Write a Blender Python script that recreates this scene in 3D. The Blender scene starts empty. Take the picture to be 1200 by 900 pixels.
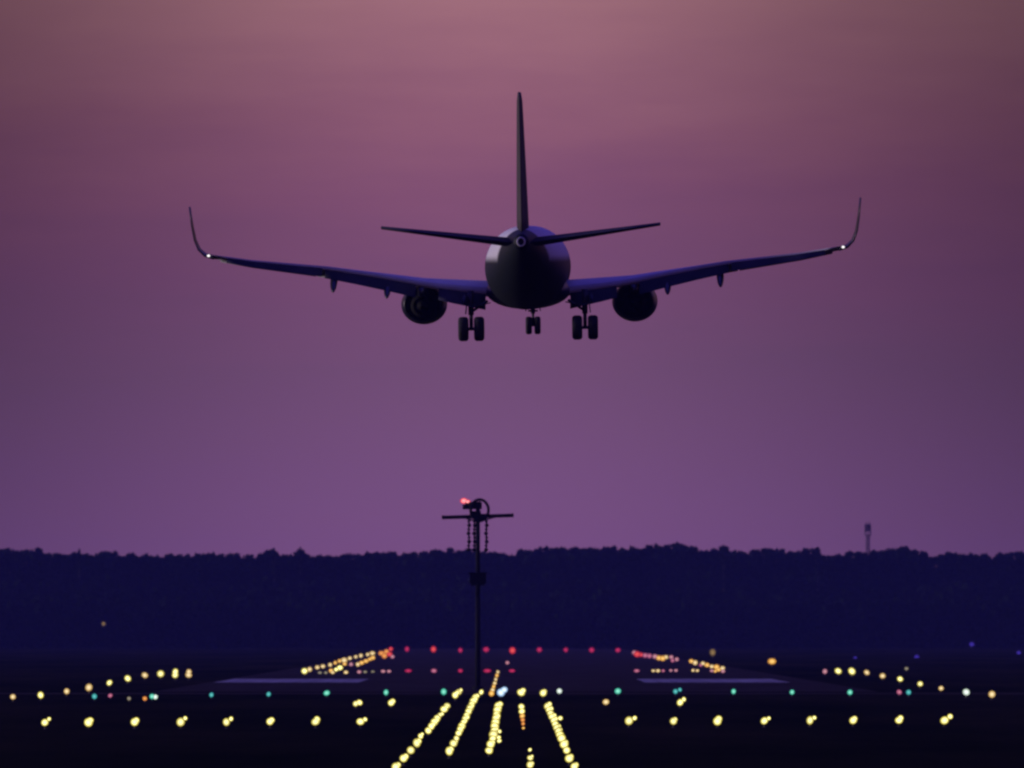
import bpy, bmesh, math, random
import numpy as np
from mathutils import Vector, Matrix, Euler

random.seed(7)
rng = np.random.default_rng(11)
SC = bpy.context.scene
COL = SC.collection
R = math.radians

# ------------------------------------------------------------------ camera
EYE = 6.0                      # eye height over the runway, metres
FPX = 10000.0                  # 300 mm lens on a 36 mm sensor, per 1200 px
VX, VY = 604.0, 740.0          # where the runway's parallels meet in the 1200 x 900 photograph
cd = bpy.data.cameras.new('camera')
cam = bpy.data.objects.new('camera', cd); COL.objects.link(cam)
cd.lens = 300; cd.sensor_width = 36; cd.clip_start = 1; cd.clip_end = 20000
cam.location = (0, 0, EYE)
cam.rotation_euler = (R(90) + math.atan((VY - 450) / FPX), 0, math.atan((VX - 600) / FPX))
cd.dof.use_dof = True; cd.dof.focus_distance = 455; cd.dof.aperture_fstop = 1.9
SC.camera = cam

# ------------------------------------------------------------------ world: dusk sky, warm glow ahead, blue overhead
def lin(c):
    return tuple((v / 255 / 12.92) if v / 255 <= .04045 else ((v / 255 + .055) / 1.055) ** 2.4 for v in c) + (1.0,)
W = bpy.data.worlds.new('World'); SC.world = W; W.use_nodes = True
nt = W.node_tree; nt.nodes.clear()
def N(t, **kw):
    n = nt.nodes.new(t)
    for k, v in kw.items(): setattr(n, k, v)
    return n
def M(op, a, b=None, clamp=False):
    n = N('ShaderNodeMath', operation=op, use_clamp=clamp)
    for i, v in enumerate((a, b)):
        if v is None: continue
        if isinstance(v, (int, float)): n.inputs[i].default_value = v
        else: nt.links.new(v, n.inputs[i])
    return n.outputs[0]
tc = N('ShaderNodeTexCoord'); sp = N('ShaderNodeSeparateXYZ'); nt.links.new(tc.outputs['Generated'], sp.inputs[0])
X, Y, Z = sp.outputs
# thin, wide streaks of high cloud shift the glow slightly up and down
cmb = N('ShaderNodeCombineXYZ')
nt.links.new(M('MULTIPLY', X, 14.0), cmb.inputs[0]); nt.links.new(M('MULTIPLY', Z, 90.0), cmb.inputs[2])
noi = N('ShaderNodeTexNoise'); noi.inputs['Scale'].default_value = 1.6; noi.inputs['Detail'].default_value = 5; noi.inputs['Roughness'].default_value = .6
nt.links.new(cmb.outputs[0], noi.inputs['Vector'])
nz = M('SUBTRACT', noi.outputs['Fac'], .5)
zz = M('ADD', Z, M('MULTIPLY', nz, .013))
fac = M('DIVIDE', zz, .08, True)
ramp = N('ShaderNodeValToRGB'); el = ramp.color_ramp.elements
stops = [(0.0, (129, 85, 124)), (.12, (127, 84, 126)), (.22, (122, 82, 124)), (.38, (116, 79, 115)), (.52, (121, 77, 114)), (.645, (130, 81, 113)), (.75, (141, 90, 114)), (.90, (158, 107, 121)), (1.0, (166, 116, 124))]
while len(el) < len(stops): el.new(.5)
for e, (p, c) in zip(el, stops): e.position = p; e.color = lin(c)
nt.links.new(fac, ramp.inputs[0])
# the glow is strongest just left of straight ahead
dx = M('MULTIPLY', M('ADD', X, .0045), M('ADD', 1.0, M('MULTIPLY', M('SUBTRACT', M('MINIMUM', Z, .09), .037), 6.0)))
az = M('DIVIDE', 1.0, M('ADD', 1.0, M('MULTIPLY', M('MULTIPLY', dx, dx), 1 / .062 ** 2)))
az = M('MAXIMUM', az, .40)
az = M('MULTIPLY', az, M('ADD', 1.0, M('MULTIPLY', nz, .12)))
mul = N('ShaderNodeMix', data_type='RGBA', blend_type='MULTIPLY'); mul.inputs[0].default_value = 1
nt.links.new(ramp.outputs[0], mul.inputs[6]); nt.links.new(az, mul.inputs[7])
up = N('ShaderNodeMapRange', interpolation_type='SMOOTHSTEP'); up.inputs[1].default_value = .09; up.inputs[2].default_value = .55
nt.links.new(Z, up.inputs[0])
mx = N('ShaderNodeMix', data_type='RGBA'); nt.links.new(up.outputs[0], mx.inputs[0])
nt.links.new(mul.outputs[2], mx.inputs[6]); mx.inputs[7].default_value = (.040, .032, .38, 1)
bg = N('ShaderNodeBackground'); bg.inputs[1].default_value = 1.0
wo = N('ShaderNodeOutputWorld'); nt.links.new(mx.outputs[2], bg.inputs[0]); nt.links.new(bg.outputs[0], wo.inputs[0])

# the last light, very low on the left
sd = bpy.data.lights.new('sun', 'SUN'); sun = bpy.data.objects.new('sun', sd); COL.objects.link(sun)
sd.energy = 1.9; sd.angle = R(6); sd.color = (1, .84, .92)
sdir = Vector((-.97, .06, .10)).normalized()
sun.rotation_euler = sdir.to_track_quat('Z', 'Y').to_euler()

SC.view_settings.view_transform = 'Standard'; SC.view_settings.look = 'None'
SC.view_settings.exposure = 0; SC.view_settings.gamma = 1
SC.cycles.use_denoising = True
SC.cycles.pixel_filter_type = 'BLACKMAN_HARRIS'; SC.cycles.filter_width = 2.5
SC.cycles.max_bounces = 4; SC.cycles.volume_bounces = 1
SC.cycles.sample_clamp_indirect = 2.0

# ------------------------------------------------------------------ helpers
def gx(px, d): return (px - VX) / FPX * d
def gz(py, d): return EYE + (VY - py) / FPX * d
def ground_d(py, h=0.0): return FPX * (EYE - h) / (py - VY)

MATS = {}
def mat(name, color, rough=.6, metal=0.0, noise=.15, nscale=3.0, spec=.5):
    if name in MATS: return MATS[name]
    m = bpy.data.materials.new(name); m.use_nodes = True; t = m.node_tree
    b = t.nodes['Principled BSDF']
    b.inputs['Roughness'].default_value = rough; b.inputs['Metallic'].default_value = metal
    b.inputs['Specular IOR Level'].default_value = spec
    c = t.nodes.new('ShaderNodeTexCoord'); n = t.nodes.new('ShaderNodeTexNoise')
    n.inputs['Scale'].default_value = nscale; n.inputs['Detail'].default_value = 4
    t.links.new(c.outputs['Object'], n.inputs['Vector'])
    r = t.nodes.new('ShaderNodeValToRGB'); e = r.color_ramp.elements
    e[0].position = .3; e[1].position = .7
    e[0].color = tuple(v * (1 - noise) for v in color) + (1,); e[1].color = tuple(min(1, v * (1 + noise)) for v in color) + (1,)
    t.links.new(n.outputs['Fac'], r.inputs[0]); t.links.new(r.outputs[0], b.inputs['Base Color'])
    MATS[name] = m; return m
def glow(name, core, rim, s_core, s_rim):
    """lit lens: core-to-rim falloff of its bloom put into the emission (object space radius)"""
    m = bpy.data.materials.new(name); m.use_nodes = True; t = m.node_tree; t.nodes.clear()
    c = t.nodes.new('ShaderNodeTexCoord'); v = t.nodes.new('ShaderNodeVectorMath'); v.operation = 'MULTIPLY'
    v.inputs[1].default_value = (1, 0, 1); t.links.new(c.outputs['Object'], v.inputs[0])
    l = t.nodes.new('ShaderNodeVectorMath'); l.operation = 'LENGTH'; t.links.new(v.outputs[0], l.inputs[0])
    r = t.nodes.new('ShaderNodeValToRGB'); e = r.color_ramp.elements
    e[0].position = .14; e[1].position = .95
    e[0].color = tuple(x * s_core for x in core) + (1,); e[1].color = tuple(x * s_rim for x in rim) + (1,)
    t.links.new(l.outputs[1], r.inputs[0])
    em = t.nodes.new('ShaderNodeEmission'); t.links.new(r.outputs[0], em.inputs[0])
    o = t.nodes.new('ShaderNodeOutputMaterial'); t.links.new(em.outputs[0], o.inputs[0])
    m.cycles.emission_sampling = 'NONE'
    MATS[name] = m; return m

def link(name, bm, m, parent=None, smooth=False):
    me = bpy.data.meshes.new(name); bmesh.ops.recalc_face_normals(bm, faces=bm.faces); bm.to_mesh(me); bm.free()
    for x in (m if isinstance(m, (list, tuple)) else [m]): me.materials.append(x)
    if smooth: me.shade_smooth()
    o = bpy.data.objects.new(name, me); COL.objects.link(o)
    if parent: o.parent = parent
    return o
def empty(name, loc=(0, 0, 0), rot=(0, 0, 0)):
    o = bpy.data.objects.new(name, None); COL.objects.link(o); o.location = loc; o.rotation_euler = rot
    o.empty_display_size = .5
    return o
def tag(o, label, cat, group=None):
    o['label'] = label; o['category'] = cat
    if group: o['group'] = group
    return o
def structure(o): o['kind'] = 'structure'; return o
def copy_tree(o, parent=None):
    c = o.copy(); COL.objects.link(c)
    if parent: c.parent = parent
    for ch in list(o.children): copy_tree(ch, c)
    return c

def box(bm, c, s, mi=0, rot=None):
    M4 = Matrix.Translation(c)
    if rot is not None: M4 = M4 @ rot.to_matrix().to_4x4()
    r = bmesh.ops.create_cube(bm, size=1, matrix=M4 @ Matrix.Diagonal((*s, 1)))
    for f in {f for v in r['verts'] for f in v.link_faces}: f.material_index = mi
def tube(bm, a, b, r1, r2=None, seg=10, mi=0):
    a, b = Vector(a), Vector(b); d = b - a
    q = d.to_track_quat('Z', 'Y').to_matrix().to_4x4()
    r = bmesh.ops.create_cone(bm, cap_ends=True, segments=seg, radius1=r1, radius2=r1 if r2 is None else r2, depth=d.length, matrix=Matrix.Translation((a + b) / 2) @ q)
    for f in {f for v in r['verts'] for f in v.link_faces}: f.material_index = mi
def loft(bm, rings, cap=True, mi=0):
    vs = [[bm.verts.new(p) for p in r] for r in rings]
    n = len(vs[0])
    for a, b in zip(vs, vs[1:]):
        for i in range(n):
            f = bm.faces.new((a[i], a[(i + 1) % n], b[(i + 1) % n], b[i])); f.material_index = mi; f.smooth = True
    if cap:
        for r in (vs[0], vs[-1]):
            f = bm.faces.new(r); f.material_index = mi
    return vs
def ringy(y, rx, rz, cx=0, cz=0, n=32):
    return [(cx + rx * math.cos(2 * math.pi * i / n), y, cz + rz * math.sin(2 * math.pi * i / n)) for i in range(n)]

# ------------------------------------------------------------------ setting: ground, runway, markings
def ground_material(name, c1, c2, scale, stretch=(1, 1, 1), rough=.95, spec=.2):
    m = bpy.data.materials.new(name); m.use_nodes = True; t = m.node_tree; b = t.nodes['Principled BSDF']
    b.inputs['Roughness'].default_value = rough; b.inputs['Specular IOR Level'].default_value = spec
    c = t.nodes.new('ShaderNodeTexCoord'); mp = t.nodes.new('ShaderNodeMapping'); mp.inputs['Scale'].default_value = stretch
    t.links.new(c.outputs['Object'], mp.inputs[0])
    n = t.nodes.new('ShaderNodeTexNoise'); n.inputs['Scale'].default_value = scale; n.inputs['Detail'].default_value = 7; n.inputs['Roughness'].default_value = .62
    t.links.new(mp.outputs[0], n.inputs['Vector'])
    r = t.nodes.new('ShaderNodeValToRGB'); e = r.color_ramp.elements
    e[0].position = .36; e[1].position = .66; e[0].color = (*c1, 1); e[1].color = (*c2, 1)
    t.links.new(n.outputs['Fac'], r.inputs[0]); t.links.new(r.outputs[0], b.inputs['Base Color'])
    bp = t.nodes.new('ShaderNodeBump'); bp.inputs['Strength'].default_value = .5; bp.inputs['Distance'].default_value = .3
    t.links.new(n.outputs['Fac'], bp.inputs['Height']); t.links.new(bp.outputs[0], b.inputs['Normal'])
    return m
grass_m = ground_material('dark_grass', (.006, .009, .003), (.028, .024, .010), .035, (1, .16, 1), 1.0, .0)
asphalt_m = ground_material('asphalt', (.008, .0075, .008), (.021, .018, .019), .12, (1, .12, 1), .92, .03)
paint_m = ground_material('worn_white_paint', (.26, .25, .26), (.42, .41, .41), .30, (1, .08, 1), .8, .1)

def sheet(name, x0, x1, y0, y1, z, m, nx=1, ny=1):
    bm = bmesh.new()
    g = [[bm.verts.new((x0 + (x1 - x0) * i / nx, y0 + (y1 - y0) * j / ny, z)) for i in range(nx + 1)] for j in range(ny + 1)]
    for j in range(ny):
        for i in range(nx): bm.faces.new((g[j][i], g[j][i + 1], g[j + 1][i + 1], g[j + 1][i]))
    return structure(link(name, bm, m))
sheet('ground', -1500, 1500, -150, 5200, 0, grass_m, 6, 12)
sheet('runway', -36, 36, 846, 2960, .030, asphalt_m, 4, 60)
sheet('taxiway', -260, 260, 812, 834, .022, asphalt_m, 8, 2)
# painted threshold stripes, the pale bars either side of the centreline
bm = bmesh.new()
def stripes(bm, xa, xb, ya, yb, w, gap):
    x = xa
    while x + w <= xb + .01:
        v = [bm.verts.new(p) for p in ((x, ya, .036), (x + w, ya, .036), (x + w, yb, .036), (x, yb, .036))]
        bm.faces.new(v); x += w + gap
stripes(bm, -35.4, -17.0, 1000, 1075, 1.8, .10)
stripes(bm, 15.2, 33.4, 1000, 1075, 1.8, .10)
structure(link('runway_markings', bm, paint_m))

# low hill under the wood
bm = bmesh.new()
def hill_z(x, y):
    t = min(1, max(0, (y - 2985) / 330)); t = t * t * (3 - 2 * t)
    return .0 + t * (17.5 + 1.3 * math.sin(x * .011 + 1) + .8 * math.sin(x * .031))
NX, NY = 60, 14
g = [[bm.verts.new((-1400 + 2800 * i / NX, 2980 + 1400 * (j / NY) ** 1.6, hill_z(-1400 + 2800 * i / NX, 2980 + 1400 * (j / NY) ** 1.6) + .05 - (.4 if j == 0 else 0))) for i in range(NX + 1)] for j in range(NY + 1)]
for j in range(NY):
    for i in range(NX): bm.faces.new((g[j][i], g[j][i + 1], g[j + 1][i + 1], g[j + 1][i]))
structure(link('hills', bm, grass_m, smooth=True))

# ------------------------------------------------------------------ the wood on the horizon (one mass), built of leaf clumps
leaf_m = mat('leaves', (.006, .010, .007), .9, 0, .3, .05, spec=.02)
bark_m = mat('bark', (.05, .04, .03), .9)
SKY = [(-900, 646), (-400, 647), (-200, 644), (-60, 646), (0, 645), (14, 643), (22, 648), (30, 643), (45, 643), (52, 650), (80, 650), (92, 645), (104, 650), (115, 647), (130, 647), (160, 651), (205, 651), (235, 650), (265, 648), (280, 649), (300, 651), (312, 645), (322, 646), (330, 651), (345, 651), (352, 645), (360, 651), (400, 651), (430, 648), (480, 648), (520, 645), (545, 643), (560, 646), (590, 648), (600, 651), (604, 646), (640, 642), (680, 643), (700, 642), (740, 642), (770, 639), (800, 637), (815, 642), (835, 644), (848, 640), (858, 643), (875, 648), (895, 643), (930, 646), (955, 643), (963, 650), (975, 652), (995, 646), (1015, 649), (1030, 644), (1048, 641), (1062, 642), (1080, 645), (1090, 653), (1110, 648), (1150, 650), (1185, 647), (1200, 648), (1300, 645), (1500, 648), (2100, 646)]
def sky_y(px):
    return float(np.interp(px, [a for a, _ in SKY], [b for _, b in SKY]))
def crown_quads(cx, cy, z0, z1, rad, n, size, cone=.35):
    """n leaf clumps through an uneven crown; returns (n*4, 3)"""
    u = rng.random(n); h = u
    prof = np.where(h < .3, .55 + 1.5 * h, 1.0 - cone * (h - .3) / .7) * np.sqrt(np.clip(1 - np.clip((h - .55) / .47, 0, 1) ** 2, 0, 1))
    a = rng.random(n) * 2 * np.pi; rr = rad * prof * (rng.random(n) ** .45)
    lob = 1 + .28 * np.sin(3 * a + cx) + .18 * np.sin(5 * a + h * 9 + cy)
    p = np.stack([cx + rr * lob * np.cos(a), cy + rr * lob * np.sin(a), z0 + (z1 - z0) * h], 1)
    d1 = rng.normal(size=(n, 3)); d1 /= np.linalg.norm(d1, axis=1, keepdims=True)
    d2 = np.cross(d1, rng.normal(size=(n, 3))); d2 /= np.linalg.norm(d2, axis=1, keepdims=True)
    s = (size * (.5 + rng.random(n)))[:, None]
    return np.stack([p - d1 * s - d2 * s * .6, p + d1 * s - d2 * s * .4, p + d1 * s * .8 + d2 * s, p - d1 * s * .6 + d2 * s * .7], 1).reshape(-1, 3)
def quads_mesh(name, V, m):
    n = len(V) // 4
    me = bpy.data.meshes.new(name)
    me.vertices.add(n * 4); me.vertices.foreach_set('co', V.astype(np.float32).ravel())
    me.loops.add(n * 4); me.loops.foreach_set('vertex_index', np.arange(n * 4, dtype=np.int32))
    me.polygons.add(n); me.polygons.foreach_set('loop_start', np.arange(0, n * 4, 4, dtype=np.int32))
    me.update(calc_edges=True); me.materials.append(m)
    return me
chunks = []
for k, y0 in enumerate((3000, 3030, 3065, 3105, 3150, 3200, 3250, 3300)):
    x = -520.0
    while x < 520:
        x += rng.uniform(2.4, 4.6); y = y0 + rng.uniform(-14, 14)
        zb = hill_z(x, y)
        top = zb + rng.uniform(13, 17.5)
        lim = gz(sky_y(VX + x / y * FPX), y)
        if k >= 5: top = lim - (0 if rng.random() < .5 else rng.uniform(0, 1.6)) + rng.uniform(-.7, .15)
        else: top = min(top, lim - 1.0)
        z0 = zb + (0.3 if k < 2 else 1.5)
        near = abs(x) < 215
        nq = (170 if k < 5 else 320) if near else 60
        chunks.append(crown_quads(x, y, z0, top, rng.uniform(3.2, 5.6), nq, (.75 if k >= 5 else 1.05) if near else 1.8, rng.uniform(.15, .6)))
forest = bpy.data.objects.new('forest', quads_mesh('forest', np.concatenate(chunks), leaf_m)); COL.objects.link(forest)
forest['kind'] = 'stuff'

# single trees that stand clear above the wood
def tall_tree(px, py, d, width_px, label):
    x = gx(px, d); zb = hill_z(x, d); top = gz(py, d); r = width_px / 2 / FPX * d
    root = tag(empty('tree', (x, d, zb)), label, 'tree', 'trees rising above the wood')
    bm = bmesh.new(); tube(bm, (0, 0, -.5), (0, 0, (top - zb) * .9), .32, .06, 8)
    for i in range(7):
        a = i * 2.4; h = (top - zb) * (.55 + .055 * i); q = (top - zb) * (.66 + .045 * i)
        tube(bm, (0, 0, h), (r * .7 * math.cos(a), r * .7 * math.sin(a), q), .10, .03, 5)
    link('trunk', bm, bark_m, root)
    V = crown_quads(0, 0, (top - zb) * .45, top - zb, r, 420, .36, .8)
    cr = bpy.data.objects.new('crown', quads_mesh('crown', V, leaf_m)); COL.objects.link(cr); cr.parent = root
tall_tree(352, 642, 3150, 9, 'narrow dark tree poking above the wood, alone between the far left lamps and the mast')
tall_tree(93, 644, 3150, 9, 'small round-topped tree above the wood, right of the double clump at the far left')
tall_tree(321, 643, 3150, 8, 'thin spiky tree above the wood, just left of the narrow lone one')
tall_tree(848, 639, 3150, 11, 'rounded tree above the wood, first to the right of the airliner\'s right engine')
tall_tree(958, 642, 3150, 10, 'dark tree at the edge of the notch in the wood, left of the lattice tower')

# ------------------------------------------------------------------ lattice tower behind the wood
steel_m = mat('dark_steel', (.045, .04, .045), .7, .2)
def lattice_tower():
    d = 3600; x = gx(1017, d); top = gz(611, d); zb = hill_z(x, d)
    root = tag(empty('lattice_tower', (x, d, zb)), 'thin lattice tower with a wider head standing beyond the wood', 'tower')
    H = top - zb; w0, w1 = .85, .55; hh = H - 6.0
    bm = bmesh.new(); cs = [(-1, -1), (1, -1), (1, 1), (-1, 1)]
    for sx, sy in cs: tube(bm, (sx * w0, sy * w0, -.5), (sx * w1, sy * w1, hh), .26, .22, 6)
    n = 14
    for k in range(n):
        za, zc = hh * k / n, hh * (k + 1) / n
        wa, wc = w0 + (w1 - w0) * k / n, w0 + (w1 - w0) * (k + 1) / n
        for i in range(4):
            a, b = cs[i], cs[(i + 1) % 4]
            tube(bm, (a[0] * wa, a[1] * wa, za), (b[0] * wc, b[1] * wc, zc), .12, None, 5)
            tube(bm, (a[0] * wc, a[1] * wc, zc), (b[0] * wc, b[1] * wc, zc), .12, None, 5)
    link('mast', bm, steel_m, root)
    bm = bmesh.new(); box(bm, (0, 0, hh + .15), (2.7, 2.7, .3))
    for sx, sy in cs:
        tube(bm, (sx * 1.2, sy * 1.2, hh), (sx * 1.2, sy * 1.2, hh + 2), .16, None, 5)
        tube(bm, (sx * 1.2, sy * 1.2, hh + 1.9), (-sy * 1.2, sx * 1.2, hh + 1.9), .08, None, 5)
    link('platform', bm, steel_m, root)
    for a in range(3):
        bm = bmesh.new(); ax, ay = math.cos(a * 2.094 + .5) * .8, math.sin(a * 2.094 + .5) * .8
        tube(bm, (ax, ay, hh + .3), (ax, ay, hh + 6), .12, .10, 6); box(bm, (ax * 1.3, ay * 1.3, hh + 3.4), (.8, .6, 2.8))
        link('antenna', bm, steel_m, root)
lattice_tower()

# ------------------------------------------------------------------ haze
def haze():
    bm = bmesh.new(); box(bm, (0, 2560, 30.5), (3200, 5500, 63))
    m = bpy.data.materials.new('haze'); m.use_nodes = True; t = m.node_tree; t.nodes.clear()
    v = t.nodes.new('ShaderNodeVolumePrincipled'); o = t.nodes.new('ShaderNodeOutputMaterial')
    v.inputs['Color'].default_value = (.20, .20, 1, 1); v.inputs['Density'].default_value = HAZE; v.inputs['Anisotropy'].default_value = 0
    t.links.new(v.outputs[0], o.inputs['Volume'])
    o = link('haze', bm, m); o['kind'] = 'stuff'
HAZE = 4.3e-5
haze()

# ------------------------------------------------------------------ mast in front of the threshold, obstruction lamp on top
black_m = mat('black_steel', (.008, .008, .009), .85, 0, .15, 3.0, spec=.1)
glow('red_lamp', (1, .34, .36), (.95, .03, .06), 1.7, .9)
def weather_mast():
    d = 880.0; s = d / FPX; x = gx(560, d)
    root = tag(empty('mast', (x, d, 0)), 'tall black mast with crossarm, hoop and a red lamp on top', 'mast')
    def P(px, py, y=0): return ((px - 560) * s, y, gz(py, d))
    bm = bmesh.new(); tube(bm, (0, 0, 0), P(560, 700), .28, .27, 12); tube(bm, P(560, 701), P(560, 588), .25, .21, 12); tube(bm, (0, 0, -.2), (0, 0, .35), .6, .55, 12)
    link('pole', bm, black_m, root, True)
    bm = bmesh.new(); tube(bm, P(518, 606.5), P(602, 604), .19, .19, 8); box(bm, P(560, 605), (1.7, .5, .5))
    for a, b in ((560, 540), (560, 582)): tube(bm, P(560, 612), P(b, 605.4), .07, None, 6)
    tube(bm, P(519, 607.5), P(519, 604), .13, None, 6); tube(bm, P(601, 605.5), P(601, 601.5), .07, None, 6)
    link('crossarm', bm, black_m, root)
    bm = bmesh.new(); R0 = 10.5 * s; n = 28; c = P(562, 598, 0)
    pts = [(c[0] + R0 * math.cos(2 * math.pi * i / n), -.35, c[2] + R0 * 1.2 * math.sin(2 * math.pi * i / n)) for i in range(n)]
    for i in range(n): tube(bm, pts[i], pts[(i + 1) % n], .15, None, 6)
    tube(bm, P(562, 586, -.35), P(562, 611, -.35), .06, None, 6)
    link('hoop', bm, black_m, root)
    # ladder cage strands hanging under the crossarm
    for px in (549.5, 556.0, 570.0):
        bm = bmesh.new(); a, b = P(px, 611, -.5), P(px, 646, -.5)
        tube(bm, a, b, .09, None, 6); k = 0; zz_ = a[2]
        while zz_ > b[2]:
            bmesh.ops.create_uvsphere(bm, u_segments=8, v_segments=6, radius=.21 if k % 2 else .16, matrix=Matrix.Translation((a[0] + .04 * math.sin(k * 1.7), -.5, zz_))); zz_ -= .42; k += 1
        tube(bm, a, (a[0] * .8, -.1, a[2] + .25), .04, None, 5)
        link('insulator_string', bm, black_m, root)
    bm = bmesh.new(); box(bm, P(560, 678, -.15), (1.7, 1.1, 1.05)); box(bm, P(560, 671.5, -.15), (1.95, 1.3, .12)); tube(bm, P(552, 685), P(568, 685), .12, None, 6)
    bmesh.ops.bevel(bm, geom=list(bm.edges), offset=.02, segments=1, affect='EDGES')
    link('equipment_box', bm, black_m, root)
    bm = bmesh.new(); box(bm, P(555, 592.5, 0), (1.7, .5, .75)); box(bm, P(549, 594, 0), (1.2, .4, .5)); tube(bm, P(561, 597), P(553, 592), .16, None, 8)
    box(bm, P(558.5, 603.5, -.3), (.9, .6, .8)); box(bm, P(563.5, 607.5, -.3), (.7, .5, .4)); tube(bm, P(556, 610, -.2), P(562, 592, -.2), .10, None, 6)
    h = link('lamp_housing', bm, black_m, root)
    for px, py, r in ((543.5, 587.0, .30), (548.0, 588.3, .24)):
        bm = bmesh.new(); bmesh.ops.create_uvsphere(bm, u_segments=16, v_segments=10, radius=1.0)
        l = link('lamp', bm, MATS['red_lamp'], h, True); l.location = P(px, py, -.05); l.scale = (r * 1.25, r, r)
weather_mast()

# ------------------------------------------------------------------ the airliner
glint_m = mat('glint_white', (.62, .61, .62), .35, 0, .04, 1.2)
grey_m = mat('grey_paint', (.50, .48, .50), .5, 0, .08, .8)
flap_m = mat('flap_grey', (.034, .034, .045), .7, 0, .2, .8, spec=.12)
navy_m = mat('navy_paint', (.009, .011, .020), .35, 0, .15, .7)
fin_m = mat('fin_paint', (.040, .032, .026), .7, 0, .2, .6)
tyre_m = mat('tyre_rubber', (.018, .017, .018), .85)
gear_m = mat('gear_metal', (.05, .048, .05), .5, .5)
titan_m = mat('exhaust_metal', (.007, .007, .008), .85, 0, .15, 3.0, spec=.1)
glow('white_lamp', (1, .98, .96), (1, .9, .95), 1.6, .9)
def fuselage_material():
    m = bpy.data.materials.new('fuselage_livery'); m.use_nodes = True; t = m.node_tree; b = t.nodes['Principled BSDF']
    b.inputs['Roughness'].default_value = .55; b.inputs['Specular IOR Level'].default_value = .3
    c = t.nodes.new('ShaderNodeTexCoord'); s = t.nodes.new('ShaderNodeSeparateXYZ'); t.links.new(c.outputs['Object'], s.inputs[0])
    def mm(op, a, b_):
        n = t.nodes.new('ShaderNodeMath'); n.operation = op
        for i, v in enumerate((a, b_)):
            if isinstance(v, (int, float)): n.inputs[i].default_value = v
            else: t.links.new(v, n.inputs[i])
        return n.outputs[0]
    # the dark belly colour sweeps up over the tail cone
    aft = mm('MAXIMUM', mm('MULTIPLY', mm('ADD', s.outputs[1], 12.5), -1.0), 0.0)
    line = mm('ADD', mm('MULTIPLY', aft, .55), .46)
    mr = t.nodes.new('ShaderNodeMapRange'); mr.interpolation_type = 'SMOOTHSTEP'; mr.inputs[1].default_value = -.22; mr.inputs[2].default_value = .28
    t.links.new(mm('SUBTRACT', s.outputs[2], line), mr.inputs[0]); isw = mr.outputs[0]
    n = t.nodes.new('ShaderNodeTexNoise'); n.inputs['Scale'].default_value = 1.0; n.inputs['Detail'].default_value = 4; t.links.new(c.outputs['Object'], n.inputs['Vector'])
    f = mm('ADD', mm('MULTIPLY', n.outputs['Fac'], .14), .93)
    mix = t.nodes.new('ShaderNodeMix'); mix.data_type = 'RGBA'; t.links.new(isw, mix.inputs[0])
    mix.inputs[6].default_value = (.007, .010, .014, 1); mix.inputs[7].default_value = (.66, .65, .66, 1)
    mu = t.nodes.new('ShaderNodeMix'); mu.data_type = 'RGBA'; mu.blend_type = 'MULTIPLY'; mu.inputs[0].default_value = 1
    t.links.new(mix.outputs[2], mu.inputs[6]); t.links.new(f, mu.inputs[7]); t.links.new(mu.outputs[2], b.inputs['Base Color'])
    return m

def foil(le, chord, thick, s0=0.0, s1=1.0, up=Vector((0, 0, 1)), n=9, camber=.0, drop=0.0):
    """aerofoil section between chord fractions s0..s1, running aft along -Y from the leading edge"""
    le = Vector(le); ss = [s0 + (s1 - s0) * (1 - math.cos(math.pi * i / (n - 1))) / 2 for i in range(n)]
    def yt(s): return 5 * thick * chord * (.2969 * math.sqrt(max(s, 0)) - .1260 * s - .3516 * s * s + .2843 * s ** 3 - .1036 * s ** 4) + .004 * chord * .3
    def cam_(s): return camber * chord * (s - s * s) * 4 - drop * chord * s * s
    top = [le + Vector((0, -s * chord, 0)) + up * (cam_(s) + yt(s)) for s in ss]
    bot = [le + Vector((0, -s * chord, 0)) + up * (cam_(s) - yt(s)) for s in reversed(ss)]
    return [tuple(p) for p in top + bot]

def interp(tab, x):
    xs = [t[0] for t in tab]
    return [float(np.interp(x, xs, [t[k] for t in tab])) for k in range(1, len(tab[0]))]
# x : LE y, LE z, chord, thickness
WING = [(0.0, 6.2, -1.30, 8.6, .115), (2.1, 5.3, -1.18, 7.4, .115), (5.6, 2.7, -.80, 4.8, .11), (10.5, -.35, -.10, 3.3, .115), (14.5, -2.75, .40, 2.2, .12), (16.55, -4.0, .76, 1.65, .12)]
def washout(x): return float(np.interp(x, (4.5, 10.5), (.05, -.09)))

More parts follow.
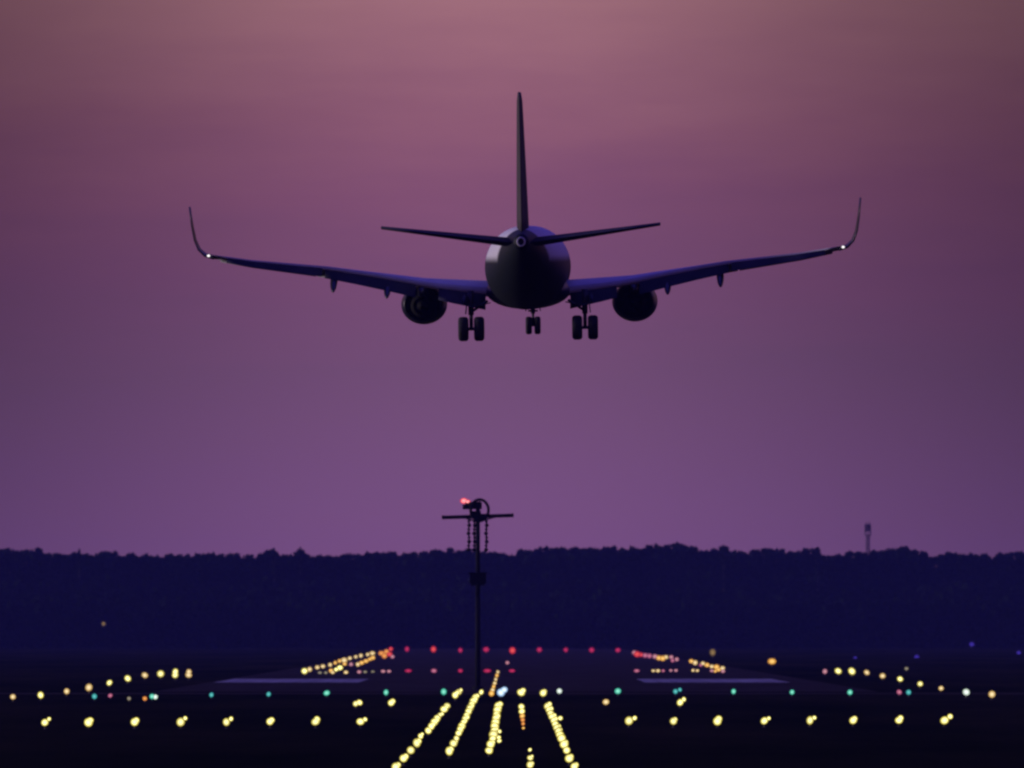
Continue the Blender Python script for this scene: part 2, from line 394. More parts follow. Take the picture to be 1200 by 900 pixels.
def airliner():
    d = 455.0; px, py = 618.5, 313.0
    loc = Vector((gx(px, d), d, gz(py, d)))
    root = tag(empty('airliner', loc), 'twin-engine passenger airliner seen from behind, landing with wheels and flaps down', 'airliner')
    elev = math.atan((VY - py) / FPX)
    root.rotation_euler = (Matrix.Rotation(R(-1.1), 3, 'Z') @ Matrix.Rotation(elev + R(.25), 3, 'X') @ Matrix.Rotation(R(-.74), 3, 'Y')).to_euler()
    # --- fuselage
    bm = bmesh.new()
    ST = [(17.6, .06, .06, -.55), (17.3, .42, .40, -.52), (16.6, .90, .88, -.42), (15.4, 1.40, 1.42, -.28), (13.8, 1.82, 1.88, -.12), (11.8, 2.10, 2.14, -.02), (9.5, 2.18, 2.22, 0), (4, 2.18, 2.22, 0), (-2, 2.18, 2.22, 0), (-5.0, 2.18, 2.22, 0), (-7.0, 2.13, 2.16, .06), (-9, 1.95, 1.98, .22), (-11, 1.66, 1.70, .47), (-13, 1.30, 1.36, .78), (-15, .92, .98, 1.07), (-16.6, .62, .68, 1.26), (-17.8, .42, .46, 1.36), (-18.4, .33, .36, 1.38)]
    loft(bm, [ringy(y, rx, rz, 0, cz, 48) for y, rx, rz, cz in ST])
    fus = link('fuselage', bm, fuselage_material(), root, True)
    bm = bmesh.new(); loft(bm, [ringy(-18.38, .24, .26, 0, 1.38, 20), ringy(-18.62, .22, .24, 0, 1.385, 20), ringy(-18.62, .16, .18, 0, 1.385, 20), ringy(-18.3, .15, .17, 0, 1.38, 20)])
    link('exhaust_outlet', bm, glint_m, fus, True)  # pale colour here puts the tail-cone glint into the outlet's paint
    bm = bmesh.new(); loft(bm, [ringy(y, rx, rz, 0, -1.25, 32) for y, rx, rz in ((7.6, .3, .15), (6.8, 1.2, .55), (5, 2.0, .88), (2, 2.26, 1.0), (-1.5, 2.22, .98), (-3.8, 1.8, .80), (-5.2, .9, .4), (-5.8, .2, .1))])
    link('belly_fairing', bm, navy_m, root, True)
    # --- wings
    for s in (1, -1):
        bm = bmesh.new(); xs = (0.6, 2.1, 3.4, 4.7, 5.6, 7, 8.7, 10.5, 12.5, 14.5, 15.8, 16.55)
        rings = []
        for x in xs:
            ly, lz, c, t = interp(WING, x)
            rings.append(foil((s * x, ly, lz), c, t, 0, .74 if x < 15.9 else .97, camber=.012, drop=washout(x)))
        loft(bm, rings); w = link('wing', bm, grey_m, root, True)
        def flap(name, x0, x1, f0, f1, ang, shift, m, thick=.13, parent=root, n=4):
            bm = bmesh.new(); rings = []
            for k in range(n):
                x = x0 + (x1 - x0) * k / (n - 1); ly, lz, c, t = interp(WING, x)
                cc = c * (f1 - f0); a = R(ang)
                le = Vector((s * x, ly - f0 * c, lz - washout(x) * c * f0 * f0 - shift * c))
                sec = foil((0, 0, 0), cc, thick, 0, 1, camber=.03)
                rings.append([tuple(le + Vector((p[0], p[1] * math.cos(a) + p[2] * math.sin(a), p[1] * math.sin(a) + p[2] * math.cos(a)))) for p in sec])
            loft(bm, rings); return link(name, bm, m, parent, True)
        flap('flap', 2.25, 4.75, .74, .945, 33, .008, flap_m)
        flap('flap', 5.95, 10.7, .73, .985, 34, .012, flap_m)
        flap('aileron', 10.85, 15.8, .70, 1.03, 24, -.004, flap_m, .17)
        # slats hang ahead of the leading edge
        for xa, xb in ((6.3, 11.2), (11.3, 16.2)):
            bm = bmesh.new(); rings = []
            for k in range(4):
                x = xa + (xb - xa) * k / 3; ly, lz, c, t = interp(WING, x)
                sec = foil((0, 0, 0), c * .17, .26, 0, 1, camber=.06); a = R(-30)
                rings.append([tuple(Vector((s * x, ly + .10 * c, lz - .105 * c)) + Vector((p[0], p[1] * math.cos(a) - p[2] * math.sin(a), p[1] * math.sin(a) + p[2] * math.cos(a)))) for p in sec])
            loft(bm, rings); link('slat', bm, grey_m, root, True)
        # flap track fairings
        for x, L, dz in ((10.25, 2.6, .50), (7.45, 3.0, .46), (3.4, 3.0, .30)):
            ly, lz, c, t = interp(WING, x); y0 = ly - .45 * c
            bm = bmesh.new(); rings = []
            for q, rx, rz in ((0, .04, .05), (.15, .15, .17), (.4, .20, .26), (.7, .17, .24), (.9, .10, .14), (1, .02, .03)):
                rings.append(ringy(y0 - q * L, rx, rz, s * x, lz - .22 - dz * q - .30 * q * q, 12))
            loft(bm, rings); link('flap_track_fairing', bm, navy_m, root, True)
        # blended winglet
        pts = [(16.5, .76, 1.60, -4.0), (16.95, .90, 1.45, -4.30), (17.25, 1.20, 1.25, -4.65), (17.44, 1.70, 1.10, -5.0), (17.56, 2.45, .95, -5.45), (17.66, 3.45, .70, -5.95)]
        bm = bmesh.new(); rings = []
        for i, (x, z, c, y) in enumerate(pts):
            a = pts[max(i - 1, 0)]; b = pts[min(i + 1, len(pts) - 1)]
            tx, tz = b[0] - a[0], b[1] - a[1]; l = math.hypot(tx, tz)
            rings.append(foil((s * x, y, z), c, .15, 0, 1, up=Vector((-s * tz / l, 0, tx / l)), n=7))
        loft(bm, rings); link('winglet', bm, navy_m, root, True)
        bm = bmesh.new(); bmesh.ops.create_uvsphere(bm, u_segments=12, v_segments=8, radius=1.0)
        l = link('navigation_light', bm, MATS['white_lamp'], root, True); l.location = (s * 16.72, -5.75, .86); l.scale = (.085, .11, .07)
        # --- engine
        ex, ez = s * 5.67, -1.98
        bm = bmesh.new()
        prof = [(5.4, .93), (5.75, 1.02), (5.55, 1.12), (4.6, 1.20), (3.2, 1.20), (1.8, 1.10), (.75, .98), (.72, .93), (1.6, .96), (3.0, .98)]
        loft(bm, [ringy(y, r * 1.02, r * .90, ex, ez + .05, 36) for y, r in prof], cap=False)
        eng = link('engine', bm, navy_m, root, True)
        bm = bmesh.new(); loft(bm, [ringy(3.02, 1.015, .90, ex, ez + .05, 32), ringy(2.95, .2, .2, ex, ez + .05, 32)]); link('fan', bm, titan_m, eng)
        bm = bmesh.new(); loft(bm, [ringy(y, r, r, ex, ez, 28) for y, r in ((2.9, .66), (1.2, .68), (.2, .60), (-.45, .47), (-.48, .43), (.4, .45))], cap=False); link('core_nozzle', bm, titan_m, eng, True)
        bm = bmesh.new(); loft(bm, [ringy(y, r, r, ex, ez, 24) for y, r in ((.4, .44), (-.2, .34), (-.8, .18), (-1.15, .03))]); link('exhaust_cone', bm, titan_m, eng, True)
        bm = bmesh.new(); rings = []
        for y, zt, zb, w in ((4.4, -.86, -1.1, .10), (3.0, -.82, -1.1, .22), (1.0, -.80, -1.3, .26), (-.8, -.95, -1.45, .18), (-2.0, -1.15, -1.3, .04)):
            rings.append([(ex - w, y, zb), (ex + w, y, zb), (ex + w * .9, y, zt), (ex - w * .9, y, zt)])
        loft(bm, rings); link('pylon', bm, navy_m, root)
        # --- tailplane with elevator
        TP = [(.15, -13.4, 1.30, 4.0, .125), (7.15, -17.6, 2.20, 1.45, .115)]
        for nm, a, b in (('tailplane', 0, .70), ('elevator', .705, 1.0)):
            bm = bmesh.new(); rings = []
            for k in range(5):
                x = .15 + 7.0 * k / 4; ly, lz, c, t = interp(TP, x)
                rings.append(foil((s * x, ly, lz), c, t, a, b, n=8))
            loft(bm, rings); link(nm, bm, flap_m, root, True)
        # --- main landing gear
        gxm = s * 3.03; gy = -1.2; az_ = -3.24
        g = empty('main_landing_gear', (gxm, gy, 0)); g.parent = root
        bm = bmesh.new(); tube(bm, (0, 0, -1.2), (0, 0, -2.5), .17, .15, 14); tube(bm, (0, 0, -2.5), (0, 0, az_), .10, .10, 12)
        tube(bm, (-.62, 0, az_), (.62, 0, az_), .085, None, 10)
        tube(bm, (-s * .9, 0, -1.75), (0, 0, -2.35), .07, None, 8); tube(bm, (0, .5, -1.7), (0, 0, -2.6), .06, None, 8)
        tube(bm, (0, -.22, -2.55), (0, -.05, az_ + .08), .05, None, 6)
        link('strut', bm, gear_m, g, True)
        bm = bmesh.new(); box(bm, (s * .24, .1, -1.98), (.05, .9, .95), rot=Euler((0, s * R(-6), 0))); link('gear_door', bm, flap_m, g)
        bm = bmesh.new(); box(bm, (-s * .55, .2, -1.98), (1.0, .9, .05), rot=Euler((0, s * R(14), 0))); link('gear_door', bm, flap_m, g)
        for q in (-1, 1): wheel(g, (q * .42, 0, az_), .65, .54)
    # --- nose gear
    g = empty('nose_landing_gear', (0.02, 13.0, 0)); g.parent = root
    bm = bmesh.new(); tube(bm, (0, 0, -1.7), (0, 0, -2.6), .13, .12, 12); tube(bm, (0, 0, -2.6), (0, 0, -3.25), .075, None, 10); tube(bm, (-.34, 0, -3.25), (.34, 0, -3.25), .06, None, 8)
    tube(bm, (0, .9, -1.9), (0, 0, -2.65), .06, None, 8); tube(bm, (-.26, 0, -2.45), (.26, 0, -2.45), .05, None, 8); tube(bm, (0, -.16, -2.6), (0, -.03, -3.2), .04, None, 6)
    link('strut', bm, gear_m, g, True)
    for q in (-1, 1):
        bm = bmesh.new(); box(bm, (q * .36, .5, -2.22), (.035, 1.5, .5), rot=Euler((0, q * R(-10), 0))); link('gear_door', bm, flap_m, g)
        wheel(g, (q * .24, 0, -3.25), .49, .34)
    # --- fin and rudder
    FN = [(1.9, -10.3, .0, 6.6, .092), (2.6, -11.2, 0, 5.9, .102), (9.05, -16.6, 0, 2.2, .12)]
    for nm, a, b in (('fin', 0, .68), ('rudder', .685, 1.0)):
        bm = bmesh.new(); rings = []
        for z in (1.9, 2.6, 4, 5.6, 7.3, 8.6, 9.05):
            ly, lz, c, t = interp(FN, z)
            if z == 9.05: ly -= .12; c *= .92; t *= .7
            rings.append(foil((0, ly, z), c, t, a, b, up=Vector((1, 0, 0)), n=9))
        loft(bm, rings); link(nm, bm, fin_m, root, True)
    bm = bmesh.new(); loft(bm, [[(-.03, -5.5, 2.15), (.03, -5.5, 2.15), (.02, -5.5, 2.24), (-.02, -5.5, 2.24)], [(-.2, -11.4, 1.9), (.2, -11.4, 1.9), (.08, -11.4, 3.1), (-.08, -11.4, 3.1)]]); link('dorsal_fillet', bm, fin_m, root)
    for y, z in ((3.0, 2.32), (-3.0, 2.32)):
        bm = bmesh.new(); box(bm, (0, y, z), (.05, .4, .3)); link('blade_antenna', bm, grey_m, root)
    return root
def wheel(parent, c, r, w):
    n = 28; bm = bmesh.new()
    prof = [(-.5, .55), (-.5, .80), (-.42, .93), (-.25, 1.0), (.25, 1.0), (.42, .93), (.5, .80), (.5, .55)]
    loft(bm, [[(c[0] + a * w, c[1] + r * q * math.cos(2 * math.pi * i / n), c[2] + r * q * math.sin(2 * math.pi * i / n)) for i in range(n)] for a, q in prof], cap=False)
    t = link('wheel', bm, tyre_m, parent, True)
    bm = bmesh.new(); tube(bm, (c[0] - .43 * w, c[1], c[2]), (c[0] + .43 * w, c[1], c[2]), r * .56, None, 20); link('rim', bm, gear_m, t)
airliner()

# ------------------------------------------------------------------ airfield lamps
glow('yellow_lens', (1, .94, .40), (.88, .66, .005), 2.3, .45)
glow('gold_lens', (1, .92, .40), (.80, .60, .005), 1.9, .40)
glow('amber_lens', (1, .62, .18), (.95, .38, .02), 1.3, .6)
glow('orange_lens', (1, .42, .10), (.9, .25, .05), 1.1, .55)
glow('pale_lens', (1, .80, .44), (.85, .48, .10), 1.25, .5)
glow('dim_lens', (.62, .55, .42), (.35, .28, .15), .6, .3)
glow('brown_lens', (.42, .27, .10), (.22, .13, .05), .75, .5)
glow('white_lens', (.92, 1, .95), (.6, .75, .6), 1.3, .7)
glow('blue_white_lens', (.85, 1, 1), (.25, .45, .85), 1.4, .8)
glow('green_lens', (.30, .95, .70), (.02, .50, .36), 1.1, .6)
glow('cyan_lens', (.16, .72, .68), (.02, .34, .38), .95, .55)
glow('red_lens', (1, .11, .10), (.8, .02, .06), 1.05, .5)
glow('crimson_lens', (.80, .05, .16), (.45, .01, .10), .85, .42)
glow('rose_lens', (.85, .28, .40), (.5, .08, .25), .85, .4)
glow('pink_lens', (.95, .45, .50), (.6, .2, .35), .8, .45)
glow('blue_lens', (.10, .06, .75), (.06, .03, .42), .55, .35)

def lens_mesh():
    bm = bmesh.new(); n = 20; rings = []
    for y, r in ((.42, .80), (.2, .96), (0, 1.0), (-.22, .94), (-.40, .72), (-.50, .40), (-.53, .08)):
        rings.append(ringy(y, r, r, 0, 0, n))
    loft(bm, rings); bmesh.ops.recalc_face_normals(bm, faces=bm.faces)
    me = bpy.data.meshes.new('lens'); bm.to_mesh(me); bm.free(); return me
LENS = {}
def lens_of(color):
    if color not in LENS:
        me = lens_mesh(); me.materials.append(MATS[color + '_lens']); LENS[color] = me
    return LENS[color]
def housing_mesh():
    bm = bmesh.new()
    loft(bm, [ringy(y, r, r, 0, 0, 20) for y, r in ((.30, .86), (.5, .97), (1.0, .90), (1.5, .55), (1.6, .2))])
    bmesh.ops.recalc_face_normals(bm, faces=bm.faces)
    me = bpy.data.meshes.new('housing'); bm.to_mesh(me); bm.free(); me.materials.append(gear_m); return me
def stand_mesh():
    bm = bmesh.new(); tube(bm, (0, .9, 0), (0, .9, 1.0), .16, .16, 10); tube(bm, (0, .9, 0), (0, .9, .10), .55, .5, 14); box(bm, (0, .9, 1.02), (.9, .5, .12))
    me = bpy.data.meshes.new('stand'); bm.to_mesh(me); bm.free(); me.materials.append(gear_m); return me
HOUSING, STAND = housing_mesh(), stand_mesh()
FAR = {}
def far_mesh(color):
    """lens, can and stake in one small mesh, for lamps a few pixels tall"""
    if color not in FAR:
        bm = bmesh.new()
        loft(bm, [ringy(y, r, r, 0, 0, 16) for y, r in ((.42, .80), (0, 1.0), (-.22, .94), (-.45, .6), (-.53, .1))], mi=0)
        loft(bm, [ringy(y, r, r, 0, 0, 12) for y, r in ((.30, .80), (.9, .86), (1.3, .4))], mi=1)
        tube(bm, (0, .8, -1.9), (0, .8, -.3), .14, None, 8, mi=1)
        me = bpy.data.meshes.new('lamp'); bmesh.ops.recalc_face_normals(bm, faces=bm.faces); bm.to_mesh(me); bm.free()
        me.materials.append(MATS[color + '_lens']); me.materials.append(gear_m); FAR[color] = me
    return FAR[color]

def lamp(name, px, py, rpx, color, label, cat, group=None, second=None, high=0.0, far=False, dist=None, wide=1.0):
    """an airfield lamp; its lens, rpx pixels in radius, is enlarged to imitate bloom"""
    h = 1.5
    if dist is None:
        d = ground_d(py)
        for _ in range(6): d = ground_d(py, h * rpx / FPX * d + high)
    else: d = dist
    r = rpx * .93 / FPX * d; z = gz(py, d)
    if far or d > 1300:
        o = bpy.data.objects.new(name, far_mesh(color)); COL.objects.link(o)
        o.location = (gx(px, d), d, z); o.scale = (r * wide * random.uniform(.9, 1.15), r, r * random.uniform(.9, 1.15))
        return tag(o, label, cat, group)
    root = tag(empty(name, (gx(px, d), d, 0)), label, cat, group)
    st = bpy.data.objects.new('stand', STAND); COL.objects.link(st); st.parent = root; st.scale = (r, r, max(z - .75 * r, .1))
    def head(dx_, dz_, rr, col):
        fx, fz = random.uniform(.86, 1.16), random.uniform(.88, 1.12)
        ln = bpy.data.objects.new('lens', lens_of(col)); COL.objects.link(ln); ln.parent = root
        ln.location = (dx_, 0, z + dz_); ln.scale = (rr * wide * fx, rr, rr * fz); ln.rotation_euler = (0, random.uniform(-.8, .8), 0)
        ho = bpy.data.objects.new('housing', HOUSING); COL.objects.link(ho); ho.parent = root; ho.location = (dx_, 0, z + dz_); ho.scale = (rr, rr, rr)
    if color == 'yellow' and random.random() < .3: color = 'gold'
    r *= random.uniform(.93, 1.07)
    head(0, 0, r, color)
    if second:
        sx, sy, srp, sc = second; q = d / FPX; sx *= random.uniform(.8, 1.15); sy *= random.uniform(.7, 1.25); srp *= random.uniform(.85, 1.12)
        head(sx * q, -sy * q, srp * q, sc)
    return root

ONES = ['', 'first', 'second', 'third', 'fourth', 'fifth', 'sixth', 'seventh', 'eighth', 'ninth', 'tenth', 'eleventh', 'twelfth', 'thirteenth', 'fourteenth', 'fifteenth', 'sixteenth', 'seventeenth', 'eighteenth', 'nineteenth']
def nth(k):
    if k < 20: return ONES[k]
    t = {2: 'twent', 3: 'thirt', 4: 'fort'}[k // 10]
    return t + 'ieth' if k % 10 == 0 else t + 'y-' + ONES[k % 10]

# crossbar of approach lamps, eight either side
L8 = [(53, 846.5, 1), (104, 846.5, 0), (158, 846, 0), (212, 846, 1), (265.5, 846, 1), (316.5, 845.5, 0), (370, 845.5, 0), (422.5, 845.5, 1)]
R8 = [(737, 844.5, 1), (789, 845, 0), (840.5, 845, 0), (895.5, 844.5, 1), (949, 844, 1), (999.5, 844, 0), (1053, 844, 0), (1106.5, 844, 1)]
for side, row in (('left', L8), ('right', list(R8))):
    seq = list(reversed(row)) if side == 'left' else row
    for k, (px, py, two) in enumerate(seq, 1):
        lamp('approach_light', px, py, 5.2, 'yellow', f'{"twin" if two else "single"} yellow lamp on the {side} wing of the crossbar, {nth(k)} from the centreline', 'lamp', 'crossbar approach lamps', (6, -3.6, 2.9, 'yellow') if two else (1.8, -2.2, 3.6, 'yellow'))
# odd lamps just behind the crossbar
lamp('approach_light', 417, 824.5, 4.0, 'yellow', 'twin yellow lamp raised behind the crossbar, left of the five light rows', 'lamp', 'lamps behind the crossbar', (5, -1.6, 3.2, 'yellow'))
lamp('approach_light', 458.5, 823.5, 4.2, 'yellow', 'single yellow lamp behind the crossbar, next to the outermost left row', 'lamp', 'lamps behind the crossbar', (2, -2, 3, 'yellow'))
lamp('approach_light', 797, 823, 4.4, 'yellow', 'twin yellow lamp behind the right wing of the crossbar', 'lamp', 'lamps behind the crossbar', (4, -3.2, 2.8, 'yellow'))
lamp('approach_light', 710, 822.5, 3.6, 'pale', 'small peach lamp alone right of the five light rows', 'lamp', 'lamps behind the crossbar')

# the five rows leading in to the threshold: (px, py) along each row, near to far
def along(pts, n):
    ys = [p[1] for p in pts]; t = [0]
    for a, b in zip(pts, pts[1:]): t.append(t[-1] + math.hypot(b[0] - a[0], b[1] - a[1]))
    out = []
    for i in range(n):
        u = t[-1] * i / max(n - 1, 1)
        out.append((float(np.interp(u, t, [p[0] for p in pts])), float(np.interp(u, t, ys))))
    return out
rows = [
    ('outermost left row', [(464, 898.5, 5.8), (473, 888.5, 5.6), (481.5, 879, 5.6), (488.5, 870.5, 5.4), (493, 862.5, 3.8), (502, 856, 4.2), (505.5, 851, 4.6), (509, 846, 4.6), (512.5, 841.5, 4.6), (515.5, 838, 3.6), (520.5, 831, 4.6), (524, 827, 4.2), (533.5, 814.5, 4.6), (537.5, 811, 4.0)], 'yellow'),
    ('second row from the left', [(526.5, 880, 5.8), (531.5, 871, 4.8), (535, 865, 4.2)] + [(x, y, 4.3) for x, y in along([(537.5, 859), (552.5, 826), (557, 817)], 11)] + [(564, 811, 3.4)], 'yellow'),
    ('middle row', [(573, 879.5, 4.8), (575, 872, 5.4)] + [(x, y, 5.4 if i % 2 else 4.8) for i, (x, y) in enumerate(along([(577.5, 865.5), (582, 838), (583.5, 827)], 9))], 'yellow'),
    ('second row from the right', [(621.2, 896, 4.4), (621.3, 888, 3.4), (621, 878.5, 2.4)], 'yellow'),
    ('outermost right row', [(673, 898, 5.6), (667, 888.5, 5.6), (664, 879, 5.2), (661, 872, 4.8)] + [(x, y, 4.7) for x, y in along([(658, 865), (647, 840), (641.5, 827.5)], 10)], 'yellow'),
]
for rn, pts, col in rows:
    for k, (px, py, r) in enumerate(pts, 1):
        lamp('approach_light', px, py, r, col, f'yellow approach lamp in the {rn}, {nth(k)} from the near end', 'lamp', 'rows of approach lamps', (2.4, -2.0, r * .6, 'yellow') if k % 3 else None)
for k, (px, py) in enumerate([(584.5, 864), (585.5, 857), (585, 868)], 1):
    lamp('approach_light', px, py, 3.0, 'yellow', f'small yellow lamp jutting right from the middle row, {nth(k)} of three', 'lamp', 'lamps jutting from the rows')
lamp('approach_light', 656.5, 841.5, 3.2, 'yellow', 'small yellow lamp jutting right from the outermost right row', 'lamp', 'lamps jutting from the rows')
for k, (px, py, r, c) in enumerate([(613.3, 853, 1.8, 'amber'), (613, 848, 2.4, 'orange'), (612.5, 843.5, 3.0, 'orange'), (612, 839, 3.2, 'amber'), (611.5, 833.5, 3.8, 'yellow'), (611, 828, 4.4, 'yellow')], 1):
    lamp('approach_light', px, py, r, c, f'{ {"amber": "amber", "orange": "orange", "yellow": "yellow"}[c] } lamp in the short streak fading toward the camera, {nth(k)} from its thin end', 'lamp', 'short amber streak of lamps')
# lamps standing on the threshold bar between the rows
lamp('threshold_light', 587, 811.5, 4.4, 'blue_white', 'large blue-white twin lamp at the far end of the middle row', 'lamp', None, (4.2, -3.2, 3.4, 'blue_white'))
lamp('threshold_light', 610.5, 811.5, 4.6, 'yellow', 'yellow twin threshold lamp between the blue-white one and the far right row', 'lamp', 'yellow threshold lamps', (2.2, -2, 3.2, 'yellow'))
lamp('threshold_light', 636.5, 812, 4.8, 'yellow', 'yellow threshold lamp at the far end of the outermost right row', 'lamp', 'yellow threshold lamps', (1.8, -2.4, 3.4, 'yellow'))
# kinked line of centreline lamps beyond the threshold
for k, (px, py, r, c) in enumerate([(576, 812.5, 3.2, 'amber'), (577.3, 808.5, 3.0, 'pale'), (578.5, 804.5, 2.5, 'amber'), (579.8, 800.5, 2.4, 'pale'), (581, 796, 2.3, 'pale'), (582.3, 791.5, 2.2, 'amber'), (583.5, 787.5, 2.0, 'pale'), (594.5, 776.5, 2.3, 'pink')], 1):
    lamp('centreline_light', px, py, r, c, f'small {"peach" if c == "pale" else c} lamp on the slanting runway centreline streak, {nth(k)} from the near end', 'lamp', 'runway centreline lamps', far=True)

# green threshold lamps
GR = [(111, 816, 3.4, 'cyan'), (178.5, 816, 3.6, 'green'), (248, 814.2, 3.0, 'cyan'), (315, 813.4, 3.0, 'cyan'), (383, 812, 3.6, 'green'), (452.5, 811.3, 3.6, 'green'), (520, 810.5, 3.6, 'green'), (655.5, 809.7, 3.2, 'white'), (724, 809.8, 4.0, 'green'), (791.5, 810.2, 3.6, 'cyan'), (859.5, 810.2, 3.3, 'green'), (928, 811, 3.6, 'green'), (995.8, 811.2, 3.8, 'green'), (1064.5, 811.2, 3.6, 'cyan')]
for k, (px, py, r, c) in enumerate(GR, 1):
    cn = {'cyan': 'blue-green', 'green': 'bright green', 'white': 'pale green-white'}[c]
    lamp('threshold_light', px, py, r, c, f'{cn} lamp of the long threshold bar, {nth(k)} counting from the left', 'lamp', 'green threshold lamps', (5, -2.5, 2.8, 'cyan') if k == 10 else ((4.5, .5, 3, 'white') if k == 2 else None))
lamp('marker_light', 170, 818.5, 3.0, 'orange', 'small orange lamp touching the bright green one far left', 'lamp')
lamp('marker_light', 129.5, 815, 2.6, 'rose', 'dull rose lamp right of the leftmost blue-green one', 'lamp')
lamp('marker_light', 151.5, 818.5, 2.8, 'dim', 'dim whitish lamp between the dull rose and the orange one', 'lamp')
lamp('marker_light', 1053.5, 811, 3.3, 'rose', 'pink-red lamp touching the rightmost blue-green one', 'lamp')

# curving lines of edge lamps
EL = [(15.5, 816.5, 4.0, 'pale'), (48, 814.5, 4.2, 'yellow'), (78.5, 810, 4.0, 'pale'), (104.5, 805.5, 4.6, 'pale'), (128.5, 800, 3.8, 'yellow'), (150, 795, 4.2, 'yellow'), (170, 791.2, 3.7, 'pale'), (188.5, 789.5, 4.2, 'yellow'), (205.5, 791, 4.2, 'yellow'), (221.3, 791, 4.0, 'pale')]
for k, (px, py, r, c) in enumerate(EL, 1):
    lamp('edge_light', px, py, r, c, f'{"yellow" if c == "yellow" else "warm white"} edge lamp of the curving left line, {nth(k)} from its near end', 'lamp', 'edge lamps on the left', (.3, -3.6, 3.4, c) if k in (9, 10) else None)
ER = [(1162, 813.5, 4.4, 'pale'), (1132, 811, 4.4, 'white'), (1102.5, 806.5, 3.2, 'pale'), (1078, 801.3, 4.0, 'yellow'), (1054.5, 795.6, 4.0, 'yellow'), (1034, 792, 3.6, 'pale'), (1015.5, 788, 3.4, 'pale'), (998, 786.5, 4.4, 'yellow'), (982, 786.3, 3.8, 'yellow'), (966.5, 786.8, 3.2, 'pink')]
for k, (px, py, r, c) in enumerate(ER, 1):
    lamp('edge_light', px, py, r, c, f'{ {"yellow": "yellow", "pale": "warm white", "white": "greenish white", "pink": "pinkish"}[c] } edge lamp of the curving right line, {nth(k)} from its near end', 'lamp', 'edge lamps on the right')

# red runway end lamps; the glowing row beneath them imitates their reflections
for k, px in enumerate((477, 508, 539.5, 569.7, 600.5, 632, 663, 693.3, 724), 1):
    c = 'red' if k in (2, 5) else 'crimson'; r = 3.6 if k in (2, 4, 6) else (4.2 if k == 5 else 3.1)
    lamp('runway_end_light', px, 760.5 + .3 * k * .5 + (1 if k in (3, 5) else 0), r, c, f'{"bright red" if c == "red" else "crimson"} lamp of the upper red row at the runway end, {nth(k)} from the left', 'lamp', 'upper red lamps at the runway end', far=True)
for k, (px, r, c, w) in enumerate([(478.5, 2.3, 'crimson', 1.9), (508.5, 2.5, 'rose', 1.5), (539.5, 2.2, 'crimson', 1.5), (571, 2.3, 'crimson', 2.2), (600, 2.3, 'crimson', 1.7)], 1):
    lamp('runway_end_light', px, 786, r, c, f'{"rosy" if c == "rose" else "dull crimson"} flat lamp reflection in the lower red row, {nth(k)} from the left', 'lamp', 'lower red reflections', far=True, wide=w)
lamp('runway_end_light', 746, 786, 2.0, 'rose', 'faint rose flat lamp reflection below the red cluster on the right', 'lamp', far=True, wide=1.7)

# dense edge lamps: the left cluster
C1 = [(357, 786.3, 3.6, 'yellow'), (363, 784.3, 2.8, 'pale'), (372, 782, 2.6, 'pale'), (378.5, 780.8, 2.5, 'pale'), (387, 779, 2.5, 'pale'), (393, 776.7, 2.2, 'amber'), (398, 774.6, 2.3, 'amber'), (403.5, 773.6, 3.2, 'pale'), (410, 771.3, 2.4, 'pale'), (417, 769.6, 2.4, 'pale'), (423, 768.3, 2.5, 'pale'), (431, 767, 2.2, 'pale'), (436.5, 765.5, 2.8, 'pale')]
C2 = [(388, 785.8, 2.6, 'amber'), (394, 784.5, 2.8, 'yellow'), (398.5, 782.4, 3.6, 'yellow'), (404, 778, 2.4, 'amber'), (411.5, 778.4, 2.3, 'pink'), (419.5, 778.5, 2.6, 'pale'), (424, 776.6, 2.8, 'amber'), (429, 774.6, 2.6, 'amber'), (433.5, 772.4, 2.4, 'amber'), (437, 770.8, 2.5, 'amber')]
C3 = [(375, 788.2, 1.7, 'dim'), (382, 788.2, 1.8, 'dim'), (390, 788, 1.8, 'pale'), (405.5, 787.8, 2.1, 'pale'), (421, 787.3, 1.9, 'pink'), (428, 787.3, 1.7, 'dim'), (437, 787, 1.5, 'dim'), (449, 786.6, 2.0, 'pink'), (456, 786.6, 2.0, 'pink')]  # glowing lenses added as the left cluster's reflections on the runway
C4 = [(447, 765.5, 3.2, 'orange'), (450.5, 768.5, 3.0, 'orange'), (453, 763.6, 3.2, 'orange'), (456.5, 766.5, 3.0, 'red'), (458, 760.5, 2.4, 'red'), (460, 769.5, 2.4, 'pink')]
C5 = [(743.5, 764.8, 3.0, 'pink'), (746.5, 766.6, 3.4, 'red'), (751, 767.2, 2.8, 'red'), (756, 768, 2.8, 'rose'), (761, 768.6, 2.8, 'rose')]
C6 = [(767.5, 769.3, 3.0, 'pink'), (772, 771, 3.2, 'amber'), (776.5, 771.5, 3.4, 'amber'), (780.5, 770, 2.4, 'pale'), (786.5, 770, 2.3, 'pink'), (788, 774, 2.3, 'rose'), (793, 772.6, 2.3, 'pink')]
C7 = [(765.5, 786, 1.7, 'pale'), (771, 786, 1.8, 'pale'), (777, 786, 1.6, 'rose'), (786, 785.6, 1.7, 'pink'), (792, 785.6, 1.7, 'pink')]  # flat glowing lenses in place of the right cluster's reflections
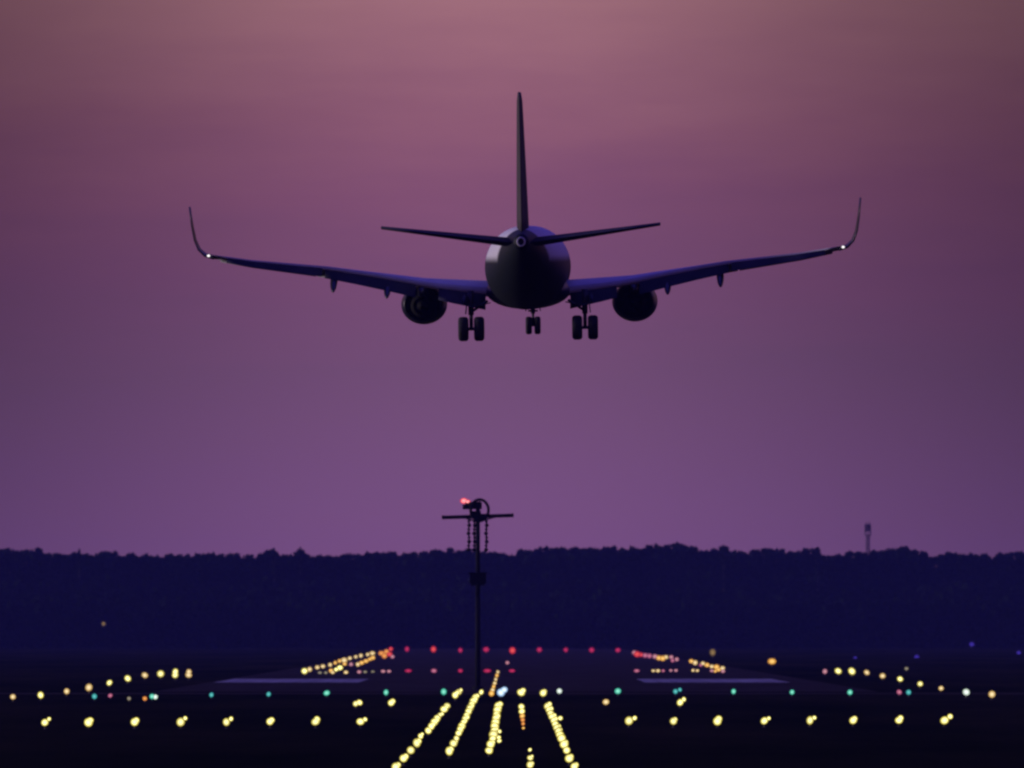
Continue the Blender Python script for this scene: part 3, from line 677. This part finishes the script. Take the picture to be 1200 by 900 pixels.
C8 = [(810, 774.8, 2.4, 'amber'), (814.5, 776.5, 2.9, 'pale'), (821, 779.5, 2.0, 'rose'), (823.5, 777.5, 2.4, 'pale'), (828.5, 779.3, 2.6, 'amber'), (834, 781, 2.4, 'pale'), (839.5, 781.6, 3.0, 'amber'), (842, 784.8, 2.3, 'amber'), (846.5, 783, 2.6, 'pale'), (812, 785.5, 2.0, 'pale'), (817, 785.8, 1.9, 'pale'), (834, 786, 2.0, 'pink'), (838, 786.4, 2.0, 'amber'), (847, 786.5, 2.2, 'pink')]  # lowest entries are lenses standing in for reflections
CN = {'yellow': 'yellow', 'pale': 'peach', 'amber': 'amber', 'pink': 'pink', 'dim': 'dim', 'orange': 'orange', 'red': 'red', 'rose': 'rose'}
for rows_, where in ((C1, 'upper slanting line of the left cluster, {} from its lower end'), (C2, 'lower slanting line of the left cluster, {} from its lower end'), (C3, 'level reflected line under the left cluster, {} from the left'), (C4, 'orange-red knot ending the left cluster, {} from the left'), (C5, 'red head of the right cluster, {} from the left'), (C6, 'middle clump of the right cluster, {} from the left'), (C7, 'level reflected dashes under the right cluster, {} from the left'), (C8, 'outer clump of the right cluster, {} in it')):
    for k, (px, py, r, c) in enumerate(rows_, 1):
        lamp('runway_edge_light', px, py, r, c, f'{CN[c]} lamp in the ' + where.format(nth(k)), 'lamp', 'dense runway edge lamps', far=True, wide=1.5 if rows_ in (C3, C7) else 1.15)

# lamps apart from the rows
lamp('taxiway_light', 904.5, 775, 4.2, 'amber', 'lone amber lamp between the right cluster and the right edge line', 'lamp', None, far=True, wide=1.35)
lamp('taxiway_light', 835, 764.5, 4.2, 'brown', 'dim brown lamp above the outer clump of the right cluster', 'lamp', None, far=True)
for px, py, r, d, t in ((1074, 770.5, 3.4, 1950, 'violet-blue lamp above the curving right line'), (1138.5, 755, 3.2, 2850, 'violet-blue lamp high up near the wood'), (1193.5, 765, 2.8, 2250, 'faint blue lamp at the right margin'), (1002, 771.5, 2.4, 1900, 'faint blue lamp over the yellow lamps of the right line')):
    lamp('taxiway_light', px, py, r, 'blue', t, 'lamp', 'blue taxiway lamps', far=True, dist=d)
lamp('taxiway_light', 1062, 783.5, 2.4, 'dim', 'dim lamp just above the middle of the curving right line', 'lamp', None, far=True)
lamp('lamp_post', 121.5, 731, 2.2, 'brown', 'tiny dim lamp in front of the dark wood on the left', 'lamp', None, far=True, dist=2960)
